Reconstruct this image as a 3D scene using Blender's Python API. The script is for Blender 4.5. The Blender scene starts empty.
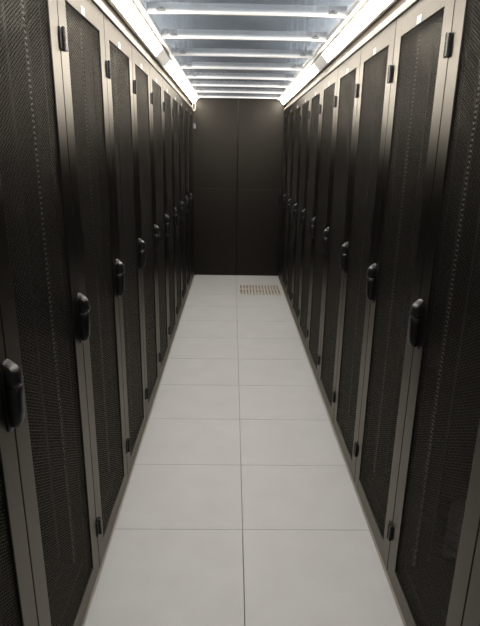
import bpy, bmesh, math, random
import numpy as np
from mathutils import Matrix, Vector

random.seed(7)
sc = bpy.context.scene
COL = sc.collection

# ------------------------------------------------------------------ camera
CAM_X, CAM_H = -0.0619, 1.6153
PITCH, YAW, ROLL, FPX = 0.2952, 0.0176, 0.0167, 525.25
cam_data = bpy.data.cameras.new('camera')
cam = bpy.data.objects.new('camera', cam_data)
COL.objects.link(cam)
cam_data.sensor_fit = 'VERTICAL'
cam_data.sensor_height = 24.0
cam_data.lens = 24.0 * FPX / 626.0
cam_data.clip_start = 0.02
fwd = Vector((math.sin(YAW) * math.cos(PITCH), math.cos(YAW) * math.cos(PITCH), -math.sin(PITCH)))
right0 = Vector((math.cos(YAW), -math.sin(YAW), 0))
up0 = right0.cross(fwd)
rgt = right0 * math.cos(ROLL) + up0 * math.sin(ROLL)
upv = rgt.cross(fwd)
M = Matrix((rgt, upv, -fwd)).transposed().to_4x4()
M.translation = Vector((CAM_X, 0.0, CAM_H))
cam.matrix_world = M
sc.camera = cam

# ------------------------------------------------------------------ world and exposure
world = bpy.data.worlds.new('world')
sc.world = world
world.use_nodes = True
world.node_tree.nodes['Background'].inputs[0].default_value = (0.05, 0.055, 0.06, 1)
world.node_tree.nodes['Background'].inputs[1].default_value = 0.2
sc.view_settings.view_transform = 'Standard'
sc.view_settings.look = 'None'
sc.view_settings.gamma = 1.0
sc.view_settings.use_curve_mapping = False
sc.view_settings.exposure = 0.0
LED_STRENGTH = 56.0
LED_COLOR = (1.0, 0.93, 0.84)
FILL_LAMP_STRENGTH = 46.0  # added fill lamps that light the room ceiling

# ------------------------------------------------------------------ measures
P = 0.597            # rack pitch along the aisle
RX = 0.5775          # rack front plane, distance from the aisle axis
Y_LEFT, Y_RIGHT = 1.728 - 2 * P, 1.715 - 2 * P
N_RACK = 11
WALL_Y = 7.10
ROOM_Y = 13.0         # far wall of the room behind the end wall
CEIL_Z = 2.95
BACK_Y = -1.3
TILE = 0.5103
TILE_Y0 = 1.972
FLOOR_W = 0.5725
ROOF_Z = 2.262
RACK_D = 1.0

# ------------------------------------------------------------------ helpers
def mat(name, color, rough=0.5, metal=0.0, spec=0.5, bump=0.0, bump_scale=300.0, vary=0.0, vary_scale=3.0, coat=0.0, tint=None):
    m = bpy.data.materials.new(name)
    m.use_nodes = True
    nt = m.node_tree
    b = nt.nodes['Principled BSDF']
    b.inputs['Base Color'].default_value = (*color, 1)
    b.inputs['Roughness'].default_value = rough
    b.inputs['Metallic'].default_value = metal
    b.inputs['Specular IOR Level'].default_value = spec
    b.inputs['Coat Weight'].default_value = coat
    if tint:
        b.inputs['Specular Tint'].default_value = (*tint, 1)
    tc = nt.nodes.new('ShaderNodeTexCoord')
    if bump:
        n = nt.nodes.new('ShaderNodeTexNoise')
        n.inputs['Scale'].default_value = bump_scale
        n.inputs['Detail'].default_value = 3
        nt.links.new(tc.outputs['Object'], n.inputs['Vector'])
        bp = nt.nodes.new('ShaderNodeBump')
        bp.inputs['Strength'].default_value = bump
        bp.inputs['Distance'].default_value = 0.001
        nt.links.new(n.outputs['Fac'], bp.inputs['Height'])
        nt.links.new(bp.outputs['Normal'], b.inputs['Normal'])
    if vary:
        n = nt.nodes.new('ShaderNodeTexNoise')
        n.inputs['Scale'].default_value = vary_scale
        n.inputs['Detail'].default_value = 6
        nt.links.new(tc.outputs['Object'], n.inputs['Vector'])
        r = nt.nodes.new('ShaderNodeValToRGB')
        r.color_ramp.elements[0].position = 0.3
        r.color_ramp.elements[1].position = 0.7
        r.color_ramp.elements[0].color = (*[c * (1 - vary) for c in color], 1)
        r.color_ramp.elements[1].color = (*[min(1, c * (1 + vary)) for c in color], 1)
        nt.links.new(n.outputs['Fac'], r.inputs['Fac'])
        nt.links.new(r.outputs['Color'], b.inputs['Base Color'])
    return m

def satin_paint(name, base, gloss, rough, ior, limit=0.24, bump=0.0, bump_scale=500.0):
    # dark satin paint: diffuse base under a short-tailed (Beckmann) gloss, weighted by Fresnel
    m = bpy.data.materials.new(name)
    m.use_nodes = True
    nt = m.node_tree
    for n in list(nt.nodes):
        nt.nodes.remove(n)
    out = nt.nodes.new('ShaderNodeOutputMaterial')
    df = nt.nodes.new('ShaderNodeBsdfDiffuse')
    df.inputs['Color'].default_value = (*base, 1)
    gl = nt.nodes.new('ShaderNodeBsdfGlossy')
    gl.distribution = 'BECKMANN'
    gl.inputs['Color'].default_value = (*gloss, 1)
    gl.inputs['Roughness'].default_value = rough
    fr = nt.nodes.new('ShaderNodeFresnel')
    fr.inputs['IOR'].default_value = ior
    mx = nt.nodes.new('ShaderNodeMixShader')
    lim = nt.nodes.new('ShaderNodeMath')              # microfacets keep a rough coat from turning mirror-like at grazing angles
    lim.operation = 'MINIMUM'
    lim.inputs[1].default_value = limit
    nt.links.new(fr.outputs['Fac'], lim.inputs[0])
    nt.links.new(lim.outputs['Value'], mx.inputs['Fac'])
    nt.links.new(df.outputs['BSDF'], mx.inputs[1])
    nt.links.new(gl.outputs['BSDF'], mx.inputs[2])
    nt.links.new(mx.outputs['Shader'], out.inputs['Surface'])
    if bump:
        tc = nt.nodes.new('ShaderNodeTexCoord')
        n = nt.nodes.new('ShaderNodeTexNoise')
        n.inputs['Scale'].default_value = bump_scale
        nt.links.new(tc.outputs['Object'], n.inputs['Vector'])
        bp = nt.nodes.new('ShaderNodeBump')
        bp.inputs['Strength'].default_value = bump
        bp.inputs['Distance'].default_value = 0.001
        nt.links.new(n.outputs['Fac'], bp.inputs['Height'])
        nt.links.new(bp.outputs['Normal'], gl.inputs['Normal'])
    return m

def emitter(name, color, strength):
    m = bpy.data.materials.new(name)
    m.use_nodes = True
    nt = m.node_tree
    b = nt.nodes['Principled BSDF']
    b.inputs['Base Color'].default_value = (0.8, 0.8, 0.8, 1)
    b.inputs['Emission Color'].default_value = (*color, 1)
    b.inputs['Emission Strength'].default_value = strength
    return m

def tile_material():
    m = mat('floor_tile_laminate', (0.60, 0.585, 0.565), 0.5, spec=0.35)
    nt = m.node_tree
    b = nt.nodes['Principled BSDF']
    geo = nt.nodes.new('ShaderNodeNewGeometry')
    speck = nt.nodes.new('ShaderNodeTexNoise')
    speck.inputs['Scale'].default_value = 260
    speck.inputs['Detail'].default_value = 2
    cloud = nt.nodes.new('ShaderNodeTexNoise')
    cloud.inputs['Scale'].default_value = 5.5
    cloud.inputs['Detail'].default_value = 8
    nt.links.new(geo.outputs['Position'], speck.inputs['Vector'])
    nt.links.new(geo.outputs['Position'], cloud.inputs['Vector'])
    r1 = nt.nodes.new('ShaderNodeValToRGB')
    r1.color_ramp.elements[0].position = 0.3
    r1.color_ramp.elements[0].color = (0.330, 0.334, 0.338, 1)
    r1.color_ramp.elements[1].position = 0.65
    r1.color_ramp.elements[1].color = (0.380, 0.385, 0.390, 1)
    r2 = nt.nodes.new('ShaderNodeValToRGB')
    r2.color_ramp.elements[0].position = 0.3
    r2.color_ramp.elements[0].color = (0.94, 0.935, 0.93, 1)
    r2.color_ramp.elements[1].position = 0.7
    r2.color_ramp.elements[1].color = (1, 1, 1, 1)
    mx = nt.nodes.new('ShaderNodeMixRGB')
    mx.blend_type = 'MULTIPLY'
    mx.inputs[0].default_value = 1.0
    nt.links.new(speck.outputs['Fac'], r1.inputs['Fac'])
    nt.links.new(cloud.outputs['Fac'], r2.inputs['Fac'])
    nt.links.new(r1.outputs['Color'], mx.inputs[1])
    nt.links.new(r2.outputs['Color'], mx.inputs[2])
    nt.links.new(mx.outputs['Color'], b.inputs['Base Color'])
    return m

def glass_material():
    m = bpy.data.materials.new('roof_glazing')
    m.use_nodes = True
    nt = m.node_tree
    for n in list(nt.nodes):
        nt.nodes.remove(n)
    out = nt.nodes.new('ShaderNodeOutputMaterial')
    tr = nt.nodes.new('ShaderNodeBsdfTransparent')
    tr.inputs['Color'].default_value = (0.86, 0.89, 0.92, 1)
    gl = nt.nodes.new('ShaderNodeBsdfGlossy')
    gl.inputs['Roughness'].default_value = 0.06
    fr = nt.nodes.new('ShaderNodeFresnel')
    gm = nt.nodes.new('ShaderNodeNewGeometry')
    io = nt.nodes.new('ShaderNodeMapRange')          # thin sheet: the same reflectance from both faces
    io.inputs['To Min'].default_value = 1.5
    io.inputs['To Max'].default_value = 1 / 1.5
    nt.links.new(gm.outputs['Backfacing'], io.inputs['Value'])
    nt.links.new(io.outputs['Result'], fr.inputs['IOR'])
    mix = nt.nodes.new('ShaderNodeMixShader')
    nt.links.new(fr.outputs['Fac'], mix.inputs['Fac'])
    nt.links.new(tr.outputs['BSDF'], mix.inputs[1])
    nt.links.new(gl.outputs['BSDF'], mix.inputs[2])
    # thin film of dust
    df = nt.nodes.new('ShaderNodeBsdfDiffuse')
    df.inputs['Color'].default_value = (0.62, 0.64, 0.68, 1)
    geo = nt.nodes.new('ShaderNodeNewGeometry')
    nz = nt.nodes.new('ShaderNodeTexNoise')
    nz.inputs['Scale'].default_value = 9
    nz.inputs['Detail'].default_value = 10
    nz.inputs['Roughness'].default_value = 0.7
    nt.links.new(geo.outputs['Position'], nz.inputs['Vector'])
    mr = nt.nodes.new('ShaderNodeMapRange')
    mr.inputs['From Min'].default_value = 0.3
    mr.inputs['From Max'].default_value = 0.75
    mr.inputs['To Min'].default_value = 0.005
    mr.inputs['To Max'].default_value = 0.05
    nt.links.new(nz.outputs['Fac'], mr.inputs['Value'])
    mix2 = nt.nodes.new('ShaderNodeMixShader')
    nt.links.new(mr.outputs['Result'], mix2.inputs['Fac'])
    nt.links.new(mix.outputs['Shader'], mix2.inputs[1])
    nt.links.new(df.outputs['BSDF'], mix2.inputs[2])
    nt.links.new(mix2.outputs['Shader'], out.inputs['Surface'])
    return m

MAT = {
    'paint': satin_paint('black_powder_coat', (0.004, 0.0037, 0.0032), (1.0, 0.94, 0.84), 0.41, 1.5),
    'mesh': satin_paint('perforated_black_steel', (0.004, 0.0037, 0.0032), (1.0, 0.94, 0.83), 0.38, 1.19, limit=0.38),
    'inside': mat('rack_interior_steel', (0.016, 0.015, 0.014), 0.5, spec=0.3),
    'rail': mat('mounting_rail_steel', (0.34, 0.33, 0.31), 0.45, metal=0.2),
    'zinc': mat('galvanised_plate', (0.78, 0.69, 0.61), 0.5, metal=0.1, vary=0.15, vary_scale=12),
    'plastic': mat('black_handle_plastic', (0.003, 0.003, 0.003), 0.32, spec=0.32),
    'hinge': mat('black_hinge_metal', (0.008, 0.008, 0.008), 0.3, spec=0.28),
    'sticker': mat('white_sticker', (0.85, 0.85, 0.84), 0.5),
    'alu': mat('white_coated_aluminium', (0.72, 0.70, 0.67), 0.35, spec=0.5),
    'fascia': mat('beige_fascia_metal', (0.21, 0.19, 0.16), 0.5, spec=0.35),
    'strip': mat('floor_edge_strip', (0.36, 0.335, 0.30), 0.45, spec=0.4),
    'barweb': mat('grey_bar_web', (0.88, 0.88, 0.89), 0.5, spec=0.4),
    'under': mat('floor_underlay', (0.12, 0.115, 0.105), 0.8),
    'grille': mat('vent_grille_beige', (0.40, 0.375, 0.33), 0.45, spec=0.4),
    'void': mat('underfloor_void', (0.26, 0.235, 0.20), 0.9),
    'panel': satin_paint('black_end_panel', (0.004, 0.0037, 0.0032), (1.0, 0.92, 0.80), 0.44, 1.37),
    'slab': mat('grey_blue_room_ceiling', (0.26, 0.268, 0.275), 0.8, vary=0.12, vary_scale=1.5),
    'wall': mat('grey_room_wall', (0.42, 0.43, 0.44), 0.8, vary=0.04),
    'housing': mat('white_lamp_housing', (0.86, 0.85, 0.83), 0.4),
    'cable': mat('white_cable_sleeve', (0.42, 0.40, 0.37), 0.5),
    'glass': glass_material(),
    'tile': tile_material(),
    'led': emitter('led_diffuser', LED_COLOR, LED_STRENGTH),
    'fill_led': emitter('fill_lamp_diffuser', (0.95, 0.975, 1.0), FILL_LAMP_STRENGTH),
    'clip': mat('dark_clip_metal', (0.16, 0.16, 0.16), 0.35, metal=0.5),
    'lockmetal': mat('lock_metal', (0.55, 0.53, 0.50), 0.3, metal=0.9),
}

def link(o, parent=None):
    COL.objects.link(o)
    if parent is not None:
        o.parent = parent
    return o

def add_box(bm, x0, x1, y0, y1, z0, z1, bev=0.0, mi=0):
    r = bmesh.ops.create_cube(bm, size=1.0)
    vs = r['verts']
    for v in vs:
        v.co = Vector(((x0 + x1) / 2 + v.co.x * (x1 - x0), (y0 + y1) / 2 + v.co.y * (y1 - y0), (z0 + z1) / 2 + v.co.z * (z1 - z0)))
    fs = {f for v in vs for f in v.link_faces}
    for f in fs:
        f.material_index = mi
    if bev:
        es = list({e for v in vs for e in v.link_edges})
        rb = bmesh.ops.bevel(bm, geom=es, offset=bev, segments=2, profile=0.5, affect='EDGES')
        for f in rb['faces']:
            f.material_index = mi

def boxes(*bs, bev=0.0):
    bm = bmesh.new()
    for b in bs:
        add_box(bm, *b[:6], bev=b[6] if len(b) > 6 else bev)
    return bm

def mesh_of(name, bm, *mats, smooth=False):
    me = bpy.data.meshes.new(name)
    bm.normal_update()
    bm.to_mesh(me)
    bm.free()
    for m in mats:
        me.materials.append(MAT[m])
    if smooth:
        for p in me.polygons:
            p.use_smooth = True
    return me

def obj(name, bm, m, parent=None, smooth=False):
    me = bm if isinstance(bm, bpy.types.Mesh) else mesh_of(name, bm, *([m] if isinstance(m, str) else m), smooth=smooth)
    return link(bpy.data.objects.new(name, me), parent)

def empty(name, loc=(0, 0, 0), rz=0.0):
    o = bpy.data.objects.new(name, None)
    o.empty_display_size = 0.1
    o.location = loc
    o.rotation_euler = (0, 0, rz)
    return link(o)

def tag(o, label=None, cat=None, group=None, kind=None):
    if label: o['label'] = label
    if cat: o['category'] = cat
    if group: o['group'] = group
    if kind: o['kind'] = kind
    return o

def tube(pts, rad, seg=10):
    bm = bmesh.new()
    rings = []
    n = len(pts)
    pts = [Vector(p) for p in pts]
    for i, p in enumerate(pts):
        t = (pts[min(i + 1, n - 1)] - pts[max(i - 1, 0)]).normalized()
        a = t.cross(Vector((0, 1, 0)))
        if a.length < 1e-3:
            a = t.cross(Vector((1, 0, 0)))
        a.normalize()
        b = t.cross(a)
        rings.append([bm.verts.new(p + (a * math.cos(k * 2 * math.pi / seg) + b * math.sin(k * 2 * math.pi / seg)) * rad) for k in range(seg)])
    for r0, r1 in zip(rings, rings[1:]):
        for k in range(seg):
            bm.faces.new((r0[k], r0[(k + 1) % seg], r1[(k + 1) % seg], r1[k]))
    bm.faces.new(rings[0][::-1])
    bm.faces.new(rings[-1])
    return bm

# ------------------------------------------------------------------ floor
floor = obj('floor', boxes((-3.0, 3.0, BACK_Y, ROOM_Y, -0.10, -0.05)), 'under')
tag(floor, 'raised floor of pale grey square tiles along the aisle', kind='structure')
g = 0.0009
tile_mesh = {}
for s in (-1, 1):
    x0, x1 = (-FLOOR_W, -0.0012) if s < 0 else (0.0012, FLOOR_W)
    bm = boxes((x0, x1, g, TILE - g, -0.035, 0.0), bev=0.0010)
    tile_mesh[s] = mesh_of('tile', bm, 'tile')
VENT_N = 8
for n in range(-6, 11):
    y = TILE_Y0 + n * TILE
    for s in (-1, 1):
        if s > 0 and n == VENT_N:
            continue
        if y + TILE > WALL_Y:
            ln = WALL_Y - 0.002 - y
            x0, x1 = (-FLOOR_W, -0.0012) if s < 0 else (0.0012, FLOOR_W)
            t = obj('tile', boxes((x0, x1, g, ln, -0.035, 0.0), bev=0.0010), 'tile', floor)
        else:
            t = obj('tile', tile_mesh[s], None, floor)
        t.location = (0, y, 0)
# perforated vent tile: pale border, slotted beige grille
yv = TILE_Y0 + VENT_N * TILE
bx0, bx1, by0, by1 = 0.040, 0.540, 0.020, TILE - 0.020
vt = obj('vent_tile', boxes((0.0022, FLOOR_W, g, by0, -0.035, 0), (0.0022, FLOOR_W, by1, TILE - g, -0.035, 0),
                            (0.0022, bx0, by0, by1, -0.035, 0), (bx1, FLOOR_W, by0, by1, -0.035, 0)), 'tile', floor)
vt.location = (0, yv, 0)
bm = bmesh.new()
NC, NR = 13, 2
cw = (bx1 - bx0) / NC
rh = (by1 - by0) / NR
for c in range(NC + 1):
    xx = bx0 + c * cw
    add_box(bm, max(bx0, xx - 0.0085), min(bx1, xx + 0.0085), by0, by1, -0.03, -0.001)
for r in range(NR + 1):
    yy = by0 + r * rh
    add_box(bm, bx0, bx1, max(by0, yy - 0.010), min(by1, yy + 0.010), -0.028, -0.0015)
obj('vent_grille', bm, 'grille', vt)
obj('vent_tray', boxes((bx0, bx1, by0, by1, -0.049, -0.036)), 'void', vt)

for i, s in enumerate((-1, 1)):
    xa, xb = sorted((s * (FLOOR_W + 0.001), s * (FLOOR_W + 0.0035)))
    xc, xd = sorted((s * (FLOOR_W + 0.006), s * (RX + 0.0065)))
    t = obj('trim_%d' % (i + 1), boxes((xa, xb, BACK_Y, WALL_Y - 0.002, -0.03, 0.004), (xc, xd, BACK_Y, WALL_Y - 0.002, -0.03, 0.006)), 'strip')
    tag(t, 'thin beige metal edge strip along the foot of the %s rack row' % ('left' if s < 0 else 'right'), kind='structure')

# ------------------------------------------------------------------ end wall of black panels
wall = obj('wall_end', boxes((-0.66, 0.66, WALL_Y + 0.012, WALL_Y + 0.05, -0.04, ROOF_Z + 0.05)), 'panel')
tag(wall, 'black panelled wall closing the far end of the aisle', kind='structure')
SEAM_Z = 1.166
for (x0, x1) in ((-0.625, -0.003), (0.001, 0.625)):
    for (z0, z1) in ((0.004, SEAM_Z - 0.002), (SEAM_Z + 0.002, ROOF_Z + 0.045)):
        obj('panel', boxes((x0, x1, WALL_Y, WALL_Y + 0.0119, z0, z1), bev=0.004), 'panel', wall)

# ------------------------------------------------------------------ room around the aisle
for nm, b in (('wall_left', (-3.1, -3.0, BACK_Y - 0.1, ROOM_Y + 0.1, -0.1, CEIL_Z + 0.1)), ('wall_right', (3.0, 3.1, BACK_Y - 0.1, ROOM_Y + 0.1, -0.1, CEIL_Z + 0.1)),
              ('wall_front', (-3.0, 3.0, ROOM_Y, ROOM_Y + 0.1, -0.1, CEIL_Z + 0.1)), ('wall_back', (-3.0, 3.0, BACK_Y - 0.1, BACK_Y, -0.1, CEIL_Z + 0.1))):
    tag(obj(nm, boxes(b), 'wall'), kind='structure')
tag(obj('ceiling_room', boxes((-3.1, 3.1, BACK_Y - 0.1, ROOM_Y + 0.1, CEIL_Z, CEIL_Z + 0.1)), 'slab'), 'grey room ceiling seen through the clear roof panels', kind='structure')

# ------------------------------------------------------------------ clear aisle roof
roof = empty('ceiling', (0, 0, ROOF_Z))
tag(roof, 'clear roof panels on white cross bars over the aisle', kind='structure')
RAILX = 0.498
for s in (-1, 1):
    x0, x1 = sorted((s * (RAILX - 0.006), s * (RAILX + 0.010)))
    x2, x3 = sorted((s * (RAILX + 0.010), s * (RAILX + 0.026)))
    obj('side_rail', boxes((x0, x1, BACK_Y + 0.01, WALL_Y - 0.002, 0.0, 0.020, 0.002), (x2, x3, BACK_Y + 0.01, WALL_Y - 0.002, 0.012, 0.050, 0.002)), 'alu', roof)
BAR_Y0, BAR_P = 2.885, 0.578
bar_me = mesh_of('cross_bar', boxes((-RAILX + 0.008, RAILX - 0.008, -0.007, 0.010, 0.0, 0.0078, 0.0012)), 'alu')
web_me = mesh_of('bar_web', boxes((-RAILX + 0.008, RAILX - 0.008, 0.000, 0.004, 0.0079, 0.050)), 'barweb')
bm = bmesh.new()
add_box(bm, -0.022, 0.022, -0.017, -0.0005, 0.0105, 0.021, bev=0.003)
add_box(bm, -0.010, 0.010, -0.018, -0.0005, 0.014, 0.026, bev=0.003)
latch_me = mesh_of('latch', bm, 'clip')
glass_me = mesh_of('clear_panel', boxes((-RAILX + 0.008, RAILX - 0.008, 0.006, BAR_P - 0.019, 0.0103, 0.0143)), 'glass')
for k in range(-7, 8):
    y = BAR_Y0 + k * BAR_P
    if y < BACK_Y + 0.02:
        continue
    b = obj('cross_bar', bar_me, None, roof); b.location = (0, y, 0)
    w = obj('bar_web', web_me, None, b)
    for s in (-1, 1):
        l = obj('latch', latch_me, None, b); l.location = (s * 0.42, 0, 0)
    if y + BAR_P < WALL_Y + 0.1:
        p = obj('clear_panel', glass_me, None, roof); p.location = (0, y, 0)
    else:
        obj('clear_panel', boxes((-RAILX + 0.008, RAILX - 0.008, y + 0.006, WALL_Y - 0.002, 0.0103, 0.0143)), 'glass', roof)

# fascia above the racks, carrying the lamps
for i, s in enumerate((-1, 1)):
    def sx(a, b):
        return sorted((s * a, s * b))
    bm = bmesh.new()
    a, b = sx(RX - 0.006, RX + 0.05); add_box(bm, a, b, Y_LEFT - 0.3, WALL_Y - 0.002, 2.135, 2.162, bev=0.003)
    a, b = sx(RX + 0.022, RX + 0.05); add_box(bm, a, b, Y_LEFT - 0.3, WALL_Y - 0.002, 2.1621, 2.315)
    a, b = sx(RAILX + 0.027, RX + 0.0219); add_box(bm, a, b, Y_LEFT - 0.3, WALL_Y - 0.002, 2.2995, 2.315)
    tag(obj('trim_%d' % (i + 3), bm, 'fascia'), 'beige metal fascia rail on top of the %s rack row' % ('left' if s < 0 else 'right'), kind='structure')

# ------------------------------------------------------------------ linear lamps
def lamp(s, y0, y1, label, joiner=0.0):
    r = empty('linear_lamp', (s * 0.565, (y0 + y1) / 2, 2.205), 0.0 if s < 0 else math.pi)
    tag(r, label, 'lamp', 'linear lamps above the racks')
    h = (y1 - y0) / 2
    def prism(pts, a, b):
        bm = bmesh.new()
        va = [bm.verts.new((x, a, z)) for x, z in pts]
        vb = [bm.verts.new((x, b, z)) for x, z in pts]
        n = len(pts)
        for q in range(n):
            bm.faces.new((va[q], va[(q + 1) % n], vb[(q + 1) % n], vb[q]))
        bm.faces.new(va[::-1]); bm.faces.new(vb)
        bmesh.ops.recalc_face_normals(bm, faces=bm.faces)
        return bm
    # local x points to the aisle; wedge housing, slanted slightly bulging diffuser looking down into the aisle
    body = [(0.0, 0.0), (0.0405, 0.046), (0.038, 0.070), (-0.026, 0.070), (-0.030, 0.012), (-0.014, 0.0)]
    obj('lamp_housing', prism(body, -h + 0.004, h - 0.004), 'alu', r)
    obj('diffuser', prism([(0.0030, 0.0008), (0.0425, 0.0445), (0.0408, 0.0463), (0.0008, 0.0009)], -h + 0.004, h - 0.004), 'led', r)
    cap = [(-0.001, -0.001), (0.0035, 0.0), (0.0432, 0.0443), (0.040, 0.071), (-0.027, 0.071), (-0.031, 0.012), (-0.015, -0.001)]
    for e in (-1, 1):
        obj('end_cap', prism(cap, *sorted((e * h, e * (h - 0.0038)))), 'housing', r)
    if joiner:
        obj('joint_cover', prism(body, h + 0.001, h + joiner), 'housing', r) if s < 0 else obj('joint_cover', prism(body, -h - joiner, -h - 0.001), 'housing', r)
    return r
lamp(-1, 0.45, 3.72, 'white linear lamp over the left racks, nearer of the two on that side', 4.159 - 3.72)
lamp(-1, 4.16, 7.05, 'white linear lamp over the left racks, running to the black end wall')
lamp(1, 0.45, 3.83, 'white linear lamp over the right racks, nearer of the two on that side', 4.219 - 3.83)
lamp(1, 4.22, 7.05, 'white linear lamp over the right racks, running to the black end wall')

# unseen fill lamps added above the rack backs to brighten the room ceiling
for s in (-1, 1):
    r = empty('fill_lamp', (s * 1.35, 6.2, 2.36))
    tag(r, 'unseen fill lamp added to light the room ceiling, behind the %s rack row' % ('left' if s < 0 else 'right'), 'lamp')
    obj('lamp_housing', boxes((-0.08, 0.08, -6.2, 6.2, 0.0, 0.03), bev=0.004), 'housing', r)
    obj('diffuser', boxes((-0.07, 0.07, -6.19, 6.19, 0.031, 0.06), bev=0.004), 'fill_led', r)
    for e in (-4.0, 0.0, 4.0):
        obj('suspension_rod', boxes((-0.006, 0.006, e - 0.006, e + 0.006, 0.061, CEIL_Z - 2.361)), 'housing', r)

# ------------------------------------------------------------------ server racks
# local frame of a rack: x = depth (0 at the front plane, negative goes into the rack), y = width (0..P), z up
ZB, ZT = 0.010, 2.132
GAP = 0.0022
STILE = 0.083
MZ0, MZ1 = 0.088, 2.054

def frame_mesh():
    bm = bmesh.new()
    x0, x1 = -0.022, 0.0
    b = 0.0022
    add_box(bm, x0, x1, GAP, STILE, ZB, ZT, bev=b)
    add_box(bm, x0, x1, P - STILE, P - GAP, ZB, ZT, bev=b)
    add_box(bm, x0 + 0.0002, x1 - 0.0001, STILE - 0.003, P - STILE + 0.003, ZB, MZ0, bev=0.0015)
    add_box(bm, x0 + 0.0002, x1 - 0.0001, STILE - 0.003, P - STILE + 0.003, MZ1, ZT, bev=0.0015)
    return mesh_of('door_frame', bm, 'paint')

def perforated_mesh():
    pitch = 0.0096                        # hexagonal lattice, holes in vertical columns
    r_in = 0.0082 / math.sqrt(3)          # corner radius of the hexagonal hole
    r_out = pitch / math.sqrt(3)
    dy, dz = pitch * math.sqrt(3) / 2, pitch
    y0, y1, z0, z1 = STILE - 0.006, P - STILE + 0.006, MZ0 - 0.006, MZ1 + 0.006
    ny, nz = int((y1 - y0) / dy), int((z1 - z0) / dz)
    iy, iz = np.meshgrid(np.arange(ny), np.arange(nz))
    cy = (y0 + (iy + 0.5) * dy).ravel()
    cz = (z0 + (iz + 0.5 * (iy % 2) + 0.25) * dz).ravel()
    n = cy.size
    ang = np.radians(np.arange(6) * 60)
    V = np.zeros((n, 18, 3))
    V[:, 0:6, 1] = cy[:, None] + r_out * np.cos(ang)
    V[:, 0:6, 2] = cz[:, None] + r_out * np.sin(ang)
    V[:, 6:12, 1] = cy[:, None] + r_in * np.cos(ang)
    V[:, 6:12, 2] = cz[:, None] + r_in * np.sin(ang)
    V[:, 12:18] = V[:, 6:12]
    V[:, 0:12, 0] = -0.006
    V[:, 12:18, 0] = -0.0072
    k = np.arange(6); k1 = (k + 1) % 6
    f1 = np.stack([k, k1, 6 + k1, 6 + k], 1)
    f2 = np.stack([6 + k, 6 + k1, 12 + k1, 12 + k], 1)
    F = np.concatenate([f1, f2])[None] + (np.arange(n) * 18)[:, None, None]
    F = F.reshape(-1)
    me = bpy.data.meshes.new('perforated_sheet')
    me.vertices.add(n * 18)
    me.vertices.foreach_set('co', V.reshape(-1).astype(np.float32))
    me.loops.add(F.size)
    me.loops.foreach_set('vertex_index', F.astype(np.int32))
    nf = F.size // 4
    me.polygons.add(nf)
    me.polygons.foreach_set('loop_start', (np.arange(nf) * 4).astype(np.int32))
    me.update(calc_edges=True)
    me.materials.append(MAT['mesh'])
    return me

def loft(bm, secs, seg=16, mi=0):
    """rounded sections (z, half width, protrusion) standing out of the door face"""
    rings = []
    for z, w, p in secs:
        ring = []
        for k in range(seg + 1):
            t = math.pi * k / seg
            c, s_ = math.cos(t), math.sin(t)
            e = 0.62
            ring.append(bm.verts.new((0.0006 + 0.85 * p * abs(s_) ** e, 1.2 * w * math.copysign(abs(c) ** e, c), 1.157 - (1.157 - z) * 0.89)))
        rings.append(ring)
    for a, b in zip(rings, rings[1:]):
        for k in range(seg):
            f = bm.faces.new((a[k], a[k + 1], b[k + 1], b[k])); f.material_index = mi; f.smooth = True
        f = bm.faces.new((a[-1], a[0], b[0], b[-1])); f.material_index = mi
    bm.faces.new(rings[0][::-1]).material_index = mi
    bm.faces.new(rings[-1]).material_index = mi

def handle_mesh():
    bm = bmesh.new()
    # escutcheon plate
    loft(bm, [(0.960, 0.010, 0.003), (0.966, 0.019, 0.006), (0.985, 0.022, 0.007), (1.130, 0.022, 0.007), (1.143, 0.017, 0.006), (1.148, 0.010, 0.004)])
    # swing lever
    loft(bm, [(0.968, 0.006, 0.016), (0.974, 0.013, 0.027), (0.990, 0.017, 0.034), (1.020, 0.018, 0.037), (1.060, 0.018, 0.038), (1.084, 0.018, 0.038), (1.086, 0.016, 0.035)])
    # lock housing above, with a sloping top
    loft(bm, [(1.0865, 0.016, 0.034), (1.089, 0.0195, 0.041), (1.110, 0.0195, 0.041), (1.126, 0.0192, 0.038), (1.134, 0.0185, 0.033), (1.142, 0.0172, 0.025), (1.150, 0.0145, 0.015), (1.155, 0.011, 0.008), (1.157, 0.006, 0.004)])
    # key cylinder
    r = bmesh.ops.create_cone(bm, cap_ends=True, segments=18, radius1=0.0085, radius2=0.0085, depth=0.004,
                              matrix=Matrix.Translation((0.0355, 0, 1.108)) @ Matrix.Rotation(math.pi / 2, 4, 'Y'))
    for f in {f for v in r['verts'] for f in v.link_faces}:
        f.material_index = 1
    bmesh.ops.recalc_face_normals(bm, faces=bm.faces)
    return mesh_of('handle', bm, 'plastic', 'plastic')

def hinge_mesh():
    bm = bmesh.new()
    add_box(bm, 0.0004, 0.006, -0.022, -0.004, -0.031, 0.031, bev=0.0012)     # leaf
    add_box(bm, 0.0004, 0.012, -0.003, 0.020, -0.032, 0.032, bev=0.002)       # block
    for z in (-0.0215, 0.0, 0.0215):                                           # knuckles of the barrel
        bmesh.ops.create_cone(bm, cap_ends=True, segments=16, radius1=0.006, radius2=0.006, depth=0.0205,
                              matrix=Matrix.Translation((0.009, 0.001, z)))
    bmesh.ops.create_cone(bm, cap_ends=True, segments=12, radius1=0.004, radius2=0.004, depth=0.068, matrix=Matrix.Translation((0.009, 0.001, 0)))
    for z in (-0.018, 0.018):                                                  # screw heads
        bmesh.ops.create_cone(bm, cap_ends=True, segments=10, radius1=0.003, radius2=0.0025, depth=0.002,
                              matrix=Matrix.Translation((0.0065, -0.014, z)) @ Matrix.Rotation(math.pi / 2, 4, 'Y'))
    return mesh_of('hinge', bm, 'hinge')

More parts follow.
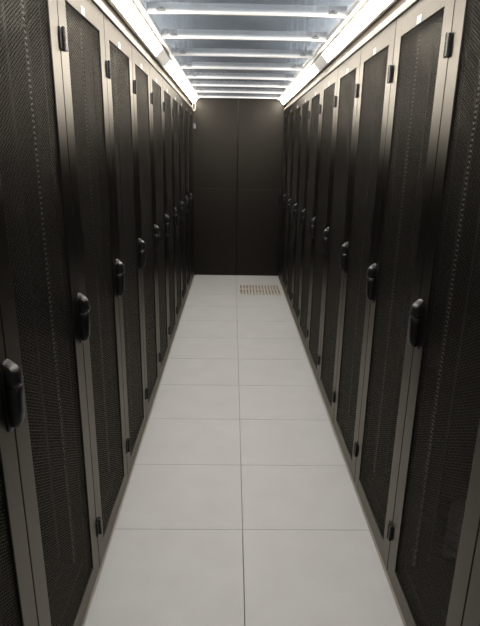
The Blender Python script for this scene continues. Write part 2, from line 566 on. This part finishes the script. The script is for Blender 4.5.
def rail_mesh():
    bm = bmesh.new()
    z0, z1 = 0.105, 2.06
    add_box(bm, -0.002, 0, -0.020, -0.012, z0, z1)
    add_box(bm, -0.002, 0, 0.004, 0.020, z0, z1)
    add_box(bm, -0.030, -0.0021, 0.018, 0.020, z0, z1)
    n = int((z1 - z0) / 0.01588)
    for i in range(n + 1):
        z = z0 + i * 0.01588
        add_box(bm, -0.002, 0, -0.0119, 0.0039, z, z + 0.0062, mi=1)
    return mesh_of('mounting_rail', bm, 'inside', 'rail')

def rear_rail_mesh():
    return mesh_of('rear_rail', boxes((-0.002, 0, -0.02, 0.02, 0.105, 2.06), (-0.03, -0.0021, 0.018, 0.02, 0.105, 2.06)), 'inside')

def side_mesh():
    bm = boxes((-RACK_D, -0.030, -0.0012, 0.0012, 0.012, 2.115))
    for d in (0.05, 0.5, 0.93):
        add_box(bm, -d - 0.03, -d, 0.0012, 0.012, 0.05, 2.10)
    return mesh_of('side_panel', bm, 'inside')

ME = {
    'frame': frame_mesh(), 'sheet': perforated_mesh(), 'handle': handle_mesh(), 'hinge': hinge_mesh(), 'rail': rail_mesh(), 'rear': rear_rail_mesh(),
    'side': side_mesh(),
    'top': mesh_of('top_panel', boxes((-RACK_D, -0.026, 0.006, P - 0.006, 2.118, 2.132), bev=0.002), 'inside'),
    'base': mesh_of('base_panel', boxes((-RACK_D, -0.028, 0.006, P - 0.006, 0.012, 0.050), (-0.090, -0.060, 0.02, P - 0.02, 0.0501, 0.068),
                                        (-0.150, -0.132, 0.02, P - 0.02, 0.0501, 0.062), (-0.30, -0.27, 0.02, P - 0.02, 0.0501, 0.066)), 'inside'),
    'back': mesh_of('back_panel', boxes((-RACK_D, -RACK_D + 0.003, 0.014, P - 0.014, 0.052, 2.116)), 'inside'),
    'sticker': mesh_of('sticker', boxes((0.0002, 0.0008, -0.020, 0.020, -0.012, 0.012)), 'sticker'),
    'duct': mesh_of('cable_duct', boxes((-0.045, 0.0, -0.012, 0.012, 0.11, 2.05), bev=0.002), 'inside'),
}
ORD = ['nearest', 'second', 'third', 'fourth', 'fifth', 'sixth', 'seventh', 'eighth', 'ninth', 'tenth', 'last']

def rack(s, i):
    side = 'left' if s < 0 else 'right'
    if s < 0:   # front faces +x ; local y runs away from the camera
        r = empty('server_rack', (-RX, Y_LEFT + i * P, 0), 0.0)
    else:       # front faces -x ; turned round
        r = empty('server_rack', (RX, Y_RIGHT + (i + 1) * P, 0), math.pi)
    if i == 0:
        lab = 'tall black server rack nearest the camera in the %s row, cut by the picture edge' % side
    elif i == N_RACK - 1:
        lab = 'black server rack at the far end of the %s row, beside the end wall' % side
    else:
        lab = 'tall black server rack with perforated door, %s from the camera in the %s row' % (ORD[i], side)
    tag(r, lab, 'server rack', 'server racks lining the aisle')
    d = obj('door', ME['frame'], None, r)
    obj('perforated_sheet', ME['sheet'], None, d)
    h = obj('handle', ME['handle'], None, d); h.location = (0, -0.014 if s < 0 else 0.028, 0)
    for z in (1.932, 0.202):
        q = obj('hinge', ME['hinge'], None, d)
        q.location = (0, P + 0.010, z)
        if s > 0:
            q.location = (0, P - 0.006, z)
    st = obj('sticker', ME['sticker'], None, d); st.location = (0, P / 2 - 0.015, 2.069); tag(st, 'small white sticker')
    for y, sg in ((0.005, 1), (P - 0.005, -1)):
        p = obj('side_panel', ME['side'], None, r); p.location = (0, y, 0); p.scale = (1, sg, 1)
    obj('top_panel', ME['top'], None, r)
    obj('base_panel', ME['base'], None, r)
    obj('back_panel', ME['back'], None, r)
    for y, sg in ((0.065, -1), (P - 0.065, 1)):
        q = obj('mounting_rail', ME['rail'], None, r); q.location = (-0.075, y, 0); q.scale = (1, sg, 1)
        q = obj('rear_rail', ME['rear'], None, r); q.location = (-0.78, y, 0); q.scale = (1, sg, 1)
        q = obj('cable_duct', ME['duct'], None, r); q.location = (-0.135, y + sg * 0.004, 0)
    if s > 0 and i == 1:
        tag(obj('side_plate', boxes((-0.75, -0.185, 0.0185, 0.0215, 0.100, 0.362)), 'zinc', r), 'pale metal plate low inside the rack')
    return r

for s in (-1, 1):
    for i in range(N_RACK):
        rack(s, i)

# ------------------------------------------------------------------ small things at the far end
pts = []
for k in range(25):
    t = 2 * math.pi * k / 24
    pts.append((-0.548 + 0.018 * math.sin(t), 6.93 - 0.02 * math.sin(t / 2), 2.165 + 0.058 * math.cos(t)))
pts = [(-0.548, 6.95, 2.246)] + pts
tag(obj('power_cable', tube(pts, 0.0045), 'cable', smooth=True), 'white power cable looped below the lamp at the far left corner', 'cable')
sb = empty('door_sensor', (-0.556, WALL_Y - 0.0005, 1.936))
tag(sb, 'small grey sensor box on the end wall beside the left racks', 'sensor')
obj('sensor_body', boxes((-0.016, 0.016, -0.028, 0.0, -0.030, 0.030), bev=0.004), 'clip', sb)
obj('sensor_lid', boxes((-0.012, 0.012, -0.031, -0.0281, -0.024, 0.024), bev=0.001), 'clip', sb)
